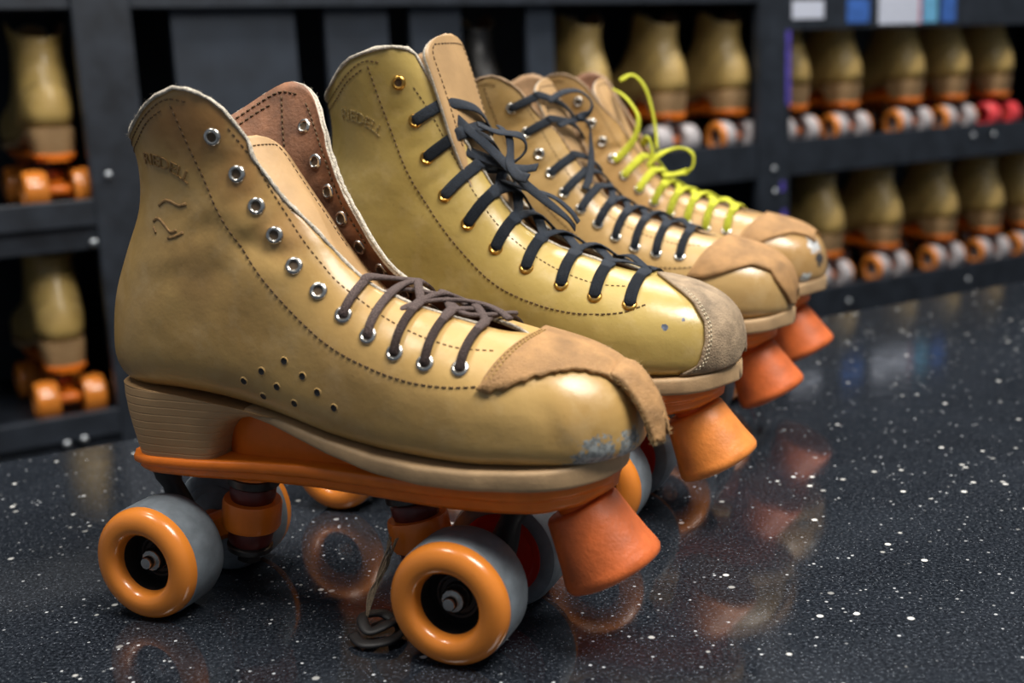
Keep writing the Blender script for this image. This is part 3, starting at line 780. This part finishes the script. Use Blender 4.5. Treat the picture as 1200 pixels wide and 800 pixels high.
for s, z in ((.012, .068), (.045, .163), (-.06, -.225), (-.035, -.222), (1.93, .105), (2.0, .104), (1.93, -.222), (1.55, -.222), (.35, .455), (.95, .455), (1.34, .03), (1.337, .075)):
    inst('bolt', bolt_me, sh, axis_matrix((s, -.0045 if not (s < .02) else -.0105, fz+z), (0, -1, 0), (0, 0, 1)))
for a, b in ((.165, .36), (.41, .52), (.56, .655), (.785, .84)):
    bevel_box('divider_panel', (a, .020, fz+.1125), (b, .034, fz+.43), 'shelf_back', sh, .002)
def card(name, s0, s1, z0, z1, mat, y=-.0005): bevel_box(name, (s0, y-.0012, fz+z0), (s1, y, fz+z1), mat, sh, .0004)
card('label_card', 1.385, 1.470, .366, .401, 'card_white')
card('label_card', 1.535, 1.598, .356, .404, 'card_blue')
card('label_card', 1.625, 1.745, .352, .41, 'card_white')
card('label_strip', 1.7455, 1.753, .352, .41, 'card_pink')
card('label_card', 1.757, 1.802, .354, .41, 'card_cyan')
card('label_card', 1.815, 1.860, .354, .41, 'card_blue')
card('edge_strip', 1.366, 1.3775, .20, .345, 'purple', -.0045)  # thin purple strips on the face of the right upright
card('edge_strip', 1.352, 1.364, .03, .05, 'purple', -.0045); card('edge_strip', 1.356, 1.368, -.025, -.008, 'purple', -.0045)

# ------------------------------------------------------------------ the four skates on the counter
GAP_OPEN = ((5.9, 0), (6.4, 6), (7, 8.5), (8, 11), (10, 15), (12, 20), (15, 26), (18, 30), (22, 31))
GAP_LACED = ((5.9, 0), (6.4, 6), (7, 8), (8, 9.5), (10, 12), (12, 15), (15, 19), (18, 24), (22, 29))
TONG_LOW = [(196, 148), (170, 155), (146, 163), (127, 174), (113, 190), (103, 207)]

def folds(seed, eyes, n=9, amp=1.0, pucker=.8):
    r = np.random.RandomState(seed); D = []
    for _ in range(n):                       # walking folds round the ankle
        D.append((r.uniform(0, 90), r.uniform(165, 225), r.uniform(9, 18), r.uniform(3, 5.5), r.uniform(-35, 15), amp*r.uniform(-.6, 1.3)))
    for (xa, za), (xb, zb) in zip(eyes[:-1], eyes[1:]):      # puckers between the eyelets
        mx, mz = (xa+xb)/2, (za+zb)/2; an = math.degrees(atan2(xb-xa, -(zb-za)))
        D.append((mx-4, mz-4, 9, 2.8, an, pucker*r.uniform(.5, 1.3)))
    for _ in range(4): D.append((r.uniform(130, 205), r.uniform(112, 138), r.uniform(8, 14), r.uniform(2.5, 4), r.uniform(30, 80), amp*r.uniform(-.4, .8)))
    return D
# --- front skate, brown laces, torn toe guard
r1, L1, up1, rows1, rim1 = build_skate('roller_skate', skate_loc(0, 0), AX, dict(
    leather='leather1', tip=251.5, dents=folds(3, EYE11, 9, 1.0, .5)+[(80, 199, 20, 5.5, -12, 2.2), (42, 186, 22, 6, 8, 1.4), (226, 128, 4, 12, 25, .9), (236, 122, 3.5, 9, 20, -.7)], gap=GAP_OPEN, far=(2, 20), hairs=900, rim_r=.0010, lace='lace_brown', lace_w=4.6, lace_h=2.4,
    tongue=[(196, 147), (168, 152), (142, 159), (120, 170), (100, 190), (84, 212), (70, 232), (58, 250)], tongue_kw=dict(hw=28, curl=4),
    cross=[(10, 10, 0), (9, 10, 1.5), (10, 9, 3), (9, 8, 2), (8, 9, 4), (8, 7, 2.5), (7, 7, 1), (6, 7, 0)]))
tag(r1, 'worn tan roller skate nearest the camera, brown laces half undone, torn leather toe guard', 'roller skate', 'rental skates lined up on the counter')
UPV = (0, 0, 1)
strand(r1, [(131, -24, 166), (133, -14, 173), (140, -2, 174), (152, 6, 171), (163, 10, 168), (172, 4, 166), (178, -3, 165)], [(-.3, -.5, .8), (0, -.3, 1), UPV, UPV, UPV, UPV, UPV], 4.6, 2.2, 'lace_brown')
strand(r1, [(150, 14, 168), (158, 4, 171), (166, -4, 168.5), (176, -8, 164), (185, -4, 163), (192, 4, 162.5), (196, 8, 162)], [UPV]*7, 4.6, 2.2, 'lace_brown')
strand(r1, [(138, -28, 160), (145, -22, 166), (155, -12, 170), (168, -2, 169.5), (180, 3, 167), (190, 1, 164), (197, -3, 161)], [(-.2, -.7, .7), (0, -.5, .8), (0, -.2, 1), UPV, UPV, UPV, UPV], 4.4, 2.0, 'lace_brown')
for hx, hz in ((66, 132), (78, 138), (92, 144), (102, 137), (86, 130.5), (76, 124.5), (95, 122.5), (110, 129.5), (119, 122.5)):
    P, Nn = L1.at(hx, hz, -1)
    if 'vent' not in EYE: EYE['vent'] = lathe_mesh('vent_hole', [(0, .00006), (.00135, .0001), (.0018, .00028), (.0023, .0001), (.0026, -.0003)], [M['black'], M['leather1']], 16, [0, 0, 1, 1])  # black centre disc painted for the shade inside each perforation
    inst('vent_hole', EYE['vent'], up1, axis_matrix(P*MMV, Nn))
stamp(L1, up1, 'RIEDELL', 30, 237, 8.4, radians(-20), .022)
mb = MB()
for pl in ([(22, 219), (27, 221.5), (31, 221), (36, 219), (41, 220)], [(17, 211), (21, 212.5), (26, 209), (30, 206), (34, 207)], [(28, 203), (33, 204), (38, 206)], [(17, 208), (19, 205)]):
    pp = [L1.at(x, z, -1, .2) for x, z in pl]; V, F = sweep([p[0]*MMV for p in pp], [p[1] for p in pp], .0016, .0006, 4, 6); mb.add(V, F)
mb.build('stamped_emblem', 'stamp', up1)
# torn toe guard
g1, G = cap_strip(L1, r1, ([0, .2, .6, 1], [5.7, 5.0, 3.5, 2.3]), ([0, .2, .5, .75, 1], [6.55, 5.3, 3.9, 2.9, 2.3]), ([0, .10, .25, .5, .75, 1], [1.16, 1.10, .84, .56, .46, .50]), 'capleather', off=1.5, ragged=.03)
for off_t in (1, 2):
    k = off_t; edge_stitch(G[1:12, k], np.array([(0, -.8, .6)]*11), g1, 'thread_gold')
for rowi in (1, 2): edge_stitch(G[rowi, 1:14]+np.array((0, 0, .0011)), np.array([(-.2, -.6, .8)]*13), g1, 'thread_gold')
def flap(parent):
    cl = catmull([(250, 0, 140.8), (256, -1, 138.5), (262, -2, 132), (267, -3, 124), (270, -4, 116), (272.5, -5, 107)], 6); n = len(cl); nt = 17; V = []
    for i in range(n):
        s = i/(n-1); w = np.interp(s, [0, .3, .7, 1], [14, 14.5, 13, 11.5]); T = unit(cl[min(i+1, n-1)]-cl[max(i-1, 0)])
        nn = unit((-T[2], 0, T[0])); nn = nn if nn[0]+nn[2] > 0 else -nn
        for k in range(nt):
            u = -1+2*k/(nt-1)
            notch = 0
            if s > .72: notch = (s-.72)/.28*(9*math.exp(-((u-.05)/.16)**2)+3*abs(sin(u*9))+RNG.uniform(0, 1.6))
            p = cl[i]-T*notch+np.array((0, u*w, 0))-nn*(u*u*3.2-1.0)+nn*RNG.uniform(-.35, .35)
            V.append(p*MMV)
    F = outward(V, grid_faces(n, nt), (.24, 0, .12)); o = mesh_obj('torn_flap', V, F, 'capleather', parent)
    md = o.modifiers.new('thickness', 'SOLIDIFY'); md.thickness = .003; md.offset = 0
    Va = np.array(V).reshape(n, nt, 3); mb = MB()
    srcs = [Va[RNG.randint(n), RNG.choice([0, nt-1])] for _ in range(420)]+[Va[-1, RNG.randint(nt)] for _ in range(130)]+[G[RNG.randint(20, G.shape[0]), RNG.randint(0, G.shape[1])] for _ in range(160)]
    for p in srcs:
        d = unit(RNG.normal(size=3)+np.array((.5, -.2, .1)))*RNG.uniform(.0012, .0042); s_ = unit(np.cross(d, (.1, .2, 1)))*.00015; t_ = unit(np.cross(d, s_))*.00015
        mb.add([p+s_, p-s_*.5+t_, p-s_*.5-t_, p+d], [(0, 1, 3), (1, 2, 3), (2, 0, 3)])
    f = mb.build('frayed_fibres', 'capfibre', o); f['kind'] = 'stuff'
flap(g1)

# --- second skate: gold leather, navy laces, suede toe cap
EYE10 = [(60.5, 258.5), (68.5, 238.5), (75, 219), (86, 199), (100.5, 184), (118, 171), (138, 161), (161, 153), (182, 147), (203, 142.5)]
r2, L2, up2, rows2, rim2 = build_skate('roller_skate', skate_loc(.013, .174), AX, dict(
    leather='leather2', dents=folds(5, EYE10, 8, .9, .7), sx=.99, sz=1.14, top=TOP2, gap=GAP_LACED, eyes=EYE10, eyelet='brass', hairs=500, rim_r=.0011, lace='lace_navy', lace_w=7.2, lace_h=1.6, stop='stop_light', lining='lining_tan',
    tongue=TONG_LOW+[(96, 226), (90, 246), (84, 264), (77, 283)], tongue_kw=dict(hw=31, curl=6),
    cross=[(9, 9, 0), (8, 9, 1), (9, 8, 3.5), (8, 7, 2.5), (7, 8, 5), (6, 7, 4.5), (7, 6, 2.5), (5, 6, 5), (6, 5, 2.5), (4, 5, 5.5), (5, 4, 3), (3, 4, 5), (4, 3, 3), (2, 3, 5), (2, 2, 3), (1, 2, 6)]))
tag(r2, 'gold leather roller skate with navy laces, brass eyelets and tall standing tongue', 'roller skate', 'rental skates lined up on the counter')
NU = (.6, 0, .8)
strand(r2, [(73, -26, 256), (84, -22, 254), (97, -18, 243), (112, -14, 228), (127, -12, 212), (141, -8, 199), (150, 2, 188), (153, 8, 181)], [(0, -1, .3), (.3, -.9, .5), (.5, -.6, .7), (.5, -.6, .7), (.5, -.6, .7), (.6, -.5, .6), (.8, 0, .5), (.9, .1, .3)], 7.2, 1.6, 'lace_navy')
strand(r2, [(100, -14, 247), (108, -6, 242), (114, 4, 240), (119, 12, 237), (120, 14, 229), (114, 8, 222), (106, -4, 219), (96, -16, 222)], [NU, NU, NU, (1, .2, .3), (.8, .4, -.4), (.5, 0, -.7), (.4, -.6, .5), (.3, -.8, .5)], 7, 1.6, 'lace_navy', 'lace_bow')
strand(r2, [(104, 12, 244), (113, 4, 238), (117, -4, 229), (120, -12, 222), (126, -16, 216), (133, -17, 214)], [NU, NU, (.9, -.2, .3), (.7, -.6, .4), (.5, -.8, .5), (.5, -.8, .5)], 7, 1.6, 'lace_navy', 'lace_bow')
strand(r2, [(82, -26, 232), (92, -22, 232), (104, -16, 227), (116, -10, 221), (127, -8, 219), (136, -9, 220)], [(0, -1, .4), (.2, -.9, .5), (.4, -.7, .6), (.5, -.6, .7), (.5, -.6, .7), (.5, -.6, .7)], 7, 1.6, 'lace_navy')
strand(r2, [(110, -8, 213), (124, -4, 207), (140, 4, 201), (150, 8, 192), (155, 10, 184)], [NU, NU, NU, (.9, 0, .4), (1, 0, .2)], 6.5, 1.6, 'lace_navy')
stamp(L2, up2, 'RIEDELL', 31, 238, 8.4, radians(-20), .022, 'stamp_gold')
def full_cap(L, parent, mat, vb, pmax, off=1.4):
    ns, nt = 30, 49; V = []
    for i in range(ns):
        for k in range(nt):
            ph = -pmax+2*pmax*k/(nt-1); v = np.interp(abs(ph), vb[0], vb[1]); s = i/(ns-1)
            V.append(L.S(.03+(v-.03)*(1-s)**1.0, ph, off)*MMV)
    F = outward(V, grid_faces(ns, nt), (.21*L.sx, 0, .12)); o = mesh_obj('toe_guard', V, F, mat, parent)
    md = o.modifiers.new('thickness', 'SOLIDIFY'); md.thickness = .0016; md.offset = 0
    return o, np.array(V).reshape(ns, nt, 3)
c2, G2 = full_cap(L2, r2, 'capworn', ([0, .25, .6, 1.0, 1.4, 1.8, 2.15], [5.7, 5.0, 3.9, 3.2, 3.1, 3.5, 4.3]), 2.15)
for rr in (2, 3): edge_stitch(G2[rr, 1:22]+np.array((.0002, -.0009, .0004)), np.array([(.3, -.9, .3)]*21), c2, 'stitch_pale', dash=.0015, gap=.0012)

# --- third skate: navy laces, curved guard
STRIP = (([0, .2, .5, .75, 1], [5.6, 4.9, 3.2, 1.7, .35]), ([0, .2, .45, .7, .88, 1], [6.8, 5.4, 4.0, 2.7, 1.4, .5]), ([0, .10, .25, .45, .65, .85, 1], [1.32, 1.30, 1.10, .84, .86, 1.5, 2.4]))
r3, L3, up3, rows3, rim3 = build_skate('roller_skate', skate_loc(.015, .343), AX, dict(
    leather='leather3', dents=folds(8, EYE11, 10, 1.2, 1.2), gap=GAP_LACED, hairs=150, rim='rim_tan', rim_r=.0009, lace='lace_navy', lace_w=6.2, lace_h=1.8, lining='lining_tan',
    tongue=TONG_LOW+[(95, 224), (88, 241), (81, 258), (74, 272)], tongue_kw=dict(hw=24),
    cross=[(10, 10, 0), (9, 10, 1.5), (10, 9, 3), (9, 8, 2), (8, 9, 4), (7, 8, 3), (8, 7, 1.5), (6, 7, 3), (7, 6, 1.5), (5, 6, 3), (6, 5, 1.5), (4, 5, 3), (3, 4, 1.5), (1, 2, 4), (0, 1, 3)]))
tag(r3, 'cream tan roller skate with navy laces and curved toe guard, third from the front', 'roller skate', 'rental skates lined up on the counter')
strand(r3, [(92, -22, 238), (98, -12, 241), (104, 0, 241), (106, 8, 236), (108, 4, 226), (112, -8, 214), (114, -20, 200), (113, -28, 192)], [(0, -.6, .8), NU, NU, (1, .3, .2), (1, 0, .2), (.8, -.6, .3), (.5, -.9, .3), (.3, -1, .3)], 6, 1.7, 'lace_navy')
strand(r3, [(84, -20, 256), (92, -8, 262), (100, 4, 262), (108, 8, 254), (108, 2, 246), (102, -8, 243)], [NU, NU, NU, (1, .2, .3), (.7, -.3, -.5), NU], 6, 1.7, 'lace_navy', 'lace_bow')
g3, G3 = cap_strip(L3, r3, *STRIP, 'capleather', off=1.4)
for k in (1, 2): edge_stitch(G3[1:12, k], np.array([(0, -.8, .6)]*11), g3, 'thread')

# --- fourth skate: yellow laces
r4, L4, up4, rows4, rim4 = build_skate('roller_skate', skate_loc(.018, .484), AX, dict(
    leather='leather4', dents=folds(9, EYE11, 10, 1.2, 1.2), gap=GAP_LACED, hairs=100, rim='rim_tan', rim_r=.0009, lace='lace_yellow', lace_w=6.4, lace_h=2.2,
    tongue=TONG_LOW+[(92, 226), (84, 243), (76, 258), (69, 270)], tongue_kw=dict(hw=23),
    cross=[(10, 10, 0), (9, 10, 1.5), (10, 9, 3), (9, 8, 2), (8, 9, 4), (7, 8, 3), (8, 7, 1.5), (6, 7, 3), (7, 6, 1.5), (5, 6, 3), (6, 5, 1.5), (4, 5, 3)]))
tag(r4, 'honey tan roller skate with bright yellow laces, farthest of the four', 'roller skate', 'rental skates lined up on the counter')
strand(r4, [(90, -33, 203), (95, -32, 206), (106, -26, 220), (109, -22, 236), (102, -18, 248), (92, -10, 256), (82, 0, 260)], [(0, -1, .2), (.3, -.9, .2), (.8, -.5, .2), (1, -.2, .2), (.8, 0, .6), NU, NU], 6, 2.2, 'lace_yellow')
strand(r4, [(82, 16, 268), (92, 20, 272), (102, 22, 262), (108, 22, 244), (112, 20, 224), (114, 16, 208)], [NU, NU, (1, 0, .4), (1, 0, .2), (1, 0, .2), (1, 0, .2)], 6, 2.2, 'lace_yellow')
strand(r4, [(112, -14, 196), (124, -8, 206), (138, 0, 210), (148, 6, 204), (147, 4, 192), (138, -4, 189), (126, -12, 188)], [NU, NU, UPV, (1, 0, .3), (.6, 0, -.7), (0, -.5, .8), (0, -.6, .8)], 6.2, 2.2, 'lace_yellow', 'lace_bow')
strand(r4, [(108, -8, 214), (114, -12, 220), (117, -10, 206), (114, -14, 194), (110, -24, 186)], [NU, NU, (1, -.2, .2), (.8, -.6, .2), (.3, -1, .2)], 6, 2.2, 'lace_yellow', 'lace_bow')
STRIP4 = (([0, .2, .6, 1], [5.6, 4.9, 3.4, 2.6]), ([0, .2, .5, .75, 1], [6.8, 5.4, 3.9, 2.9, 2.3]), ([0, .10, .25, .5, .75, 1], [1.30, 1.26, 1.0, .66, .56, .62]))
g4, G4 = cap_strip(L4, r4, *STRIP4, 'capleather', off=1.4)

# --- loose black lace with a frayed tip lying behind the front wheel
lc = empty('loose_lace', skate_loc(.122, .0)); lc.rotation_euler = (0, 0, AX); tag(lc, 'crumpled black lace with frayed tan tip lying under the front skate', 'lace')
lp = [(0, -30, 3), (8, -22, 5), (14, -30, 9), (6, -38, 7), (-2, -30, 10), (4, -20, 8), (16, -24, 4), (18, -38, 4), (6, -44, 3), (-4, -38, 4)]
V, F = sweep(np.array(lp)*MMV, [(0, -.3, 1)]*10, .006, .0022, 7); mesh_obj('lace', V, outward(V, F), 'black', lc)
mb = MB()
for k in range(9):
    a = RNG.uniform(-3, 3, 3); V, F = sweep(np.array([(0, -30, 8), (3+a[0]*.6, -28, 22), (8+a[1]*.8, -24+a[2], 36), (13+a[0], -22+a[1], 49+a[2])])*MMV, [(0, -1, 0)]*4, .0007, .0007, 5, 5); mb.add(V, F)
mb.build('frayed_tip', 'cord', lc)

# ------------------------------------------------------------------ rental skates on the shelves
PROTO = {}
def proto_skate(leather):
    """shelf skate seen from the heel: one build per leather, then copied"""
    if leather in PROTO: return PROTO[leather]
    root = empty('roller_skate'); L = Last(gap=GAP_LACED)
    up, rim, ne = make_upper(L, root, [M[leather], M['lining'], M['rim_tan']], 46, 36, .003)
    make_sole(L, root); make_heel(L, root); make_plate(L, root)
    make_truck(root, 0, 1, YT*1000, False); make_truck(root, 177, -1, YT*1000, False)
    make_toe_stop(root, 'stop')
    V, F = sweep(np.array([(196, 0, 160), (160, 0, 168), (130, 0, 182), (112, 0, 203), (100, 0, 226)])*MMV, [NU]*5, .030, .008, 5); mesh_obj('lace', V, outward(V, F), 'lace_navy', root)
    make_tongue(L, root, TONG_LOW+[(95, 224), (88, 241), (81, 258), (74, 272)])
    mb = MB()                                        # heel counter seam
    for side in (-1, 1): dash_line(L, mb, [(-30, 192), (-5, 178), (20, 160), (34, 140), (38, 124)], side, dash=6, gapl=.5, r=.5)
    mb.build('counter_seam', 'thread', up)
    PROTO[leather] = root; root['used'] = 0
    return root
def copy_tree(o, parent=None):
    c = o.copy(); COL.objects.link(c); c.parent = parent
    for ch in o.children: copy_tree(ch, c)
    return c
def shelf_skate(s, z, leather, cores, label, group, back=.005, yaw=0.0):
    p = proto_skate(leather)
    if p['used'] == 0: root = p
    else: root = copy_tree(p)
    p['used'] = 1
    w = SHELF_M @ Vector((s, .0, 0)); w = w+sn*(.048+back)
    root.location = (w.x, w.y, z+.0003); root.rotation_euler = (0, 0, SH_ANG+pi/2+yaw)
    pend.append((root, cores)); tag(root, label, 'roller skate', group)
    return root
pend = []
Z1, Z2 = .112, -.203
GU, GL = 'rental skates on the upper shelf', 'rental skates on the lower shelf'
T = 'tan rental skate, heel outward, '
shelf_skate(-.014, Z1, 'leather_bg', ('core', 'core', 'core'), T+'on the upper left shelf beside the black upright', GU, back=.014)
shelf_skate(-.036, Z2, 'leather_bg', ('core', 'core', 'core'), T+'on the lower left shelf beside the counter', GL, back=.014)
for s, c, l in ((.943, 'core_white', 'just above the toe of the third counter skate'), (1.122, 'core_white', 'left neighbour of the skate beside the right upright, upper shelf'), (1.279, 'core', 'directly left of the right upright on the upper shelf'),
                (1.442, 'core', 'directly right of the right upright on the upper shelf'), (1.590, 'core', 'second right of the right upright on the upper shelf'), (1.782, 'core', 'third right of the right upright on the upper shelf'),
                (1.927, 'core', 'fourth right of the right upright on the upper shelf'), (2.077, 'core_pink', 'with pink wheels at the right edge of the upper shelf')):
    shelf_skate(s, Z1, 'leather_bg', (c, c, 'core_white' if c == 'core' else c), T+l, GU, yaw=radians(RNG.uniform(-3, 3)))
for s, c, l in ((1.545, 'core', 'leftmost of the lower right shelf, behind the farthest counter skate'), (1.722, 'core', 'second from left on the lower right shelf'), (1.905, 'core', 'third from left on the lower right shelf'),
                (2.065, 'core', 'fourth from left on the lower right shelf'), (2.205, 'core', 'cut off by the right frame edge on the lower shelf')):
    shelf_skate(s, Z2, 'leather_bg', (c, c, 'core_white'), T+l, GL, yaw=radians(RNG.uniform(-3, 3)))
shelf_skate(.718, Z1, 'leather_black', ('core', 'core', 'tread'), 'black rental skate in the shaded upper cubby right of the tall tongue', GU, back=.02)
for root, cores in pend:
    for xx in (0, .177):
        add_wheel(root, xx, 1, YT, cores[0], 'core', False, tread_m=cores[2]); add_wheel(root, xx, -1, YT, cores[1], 'core', False, tread_m=cores[2])
    if 'used' in root: del root['used']
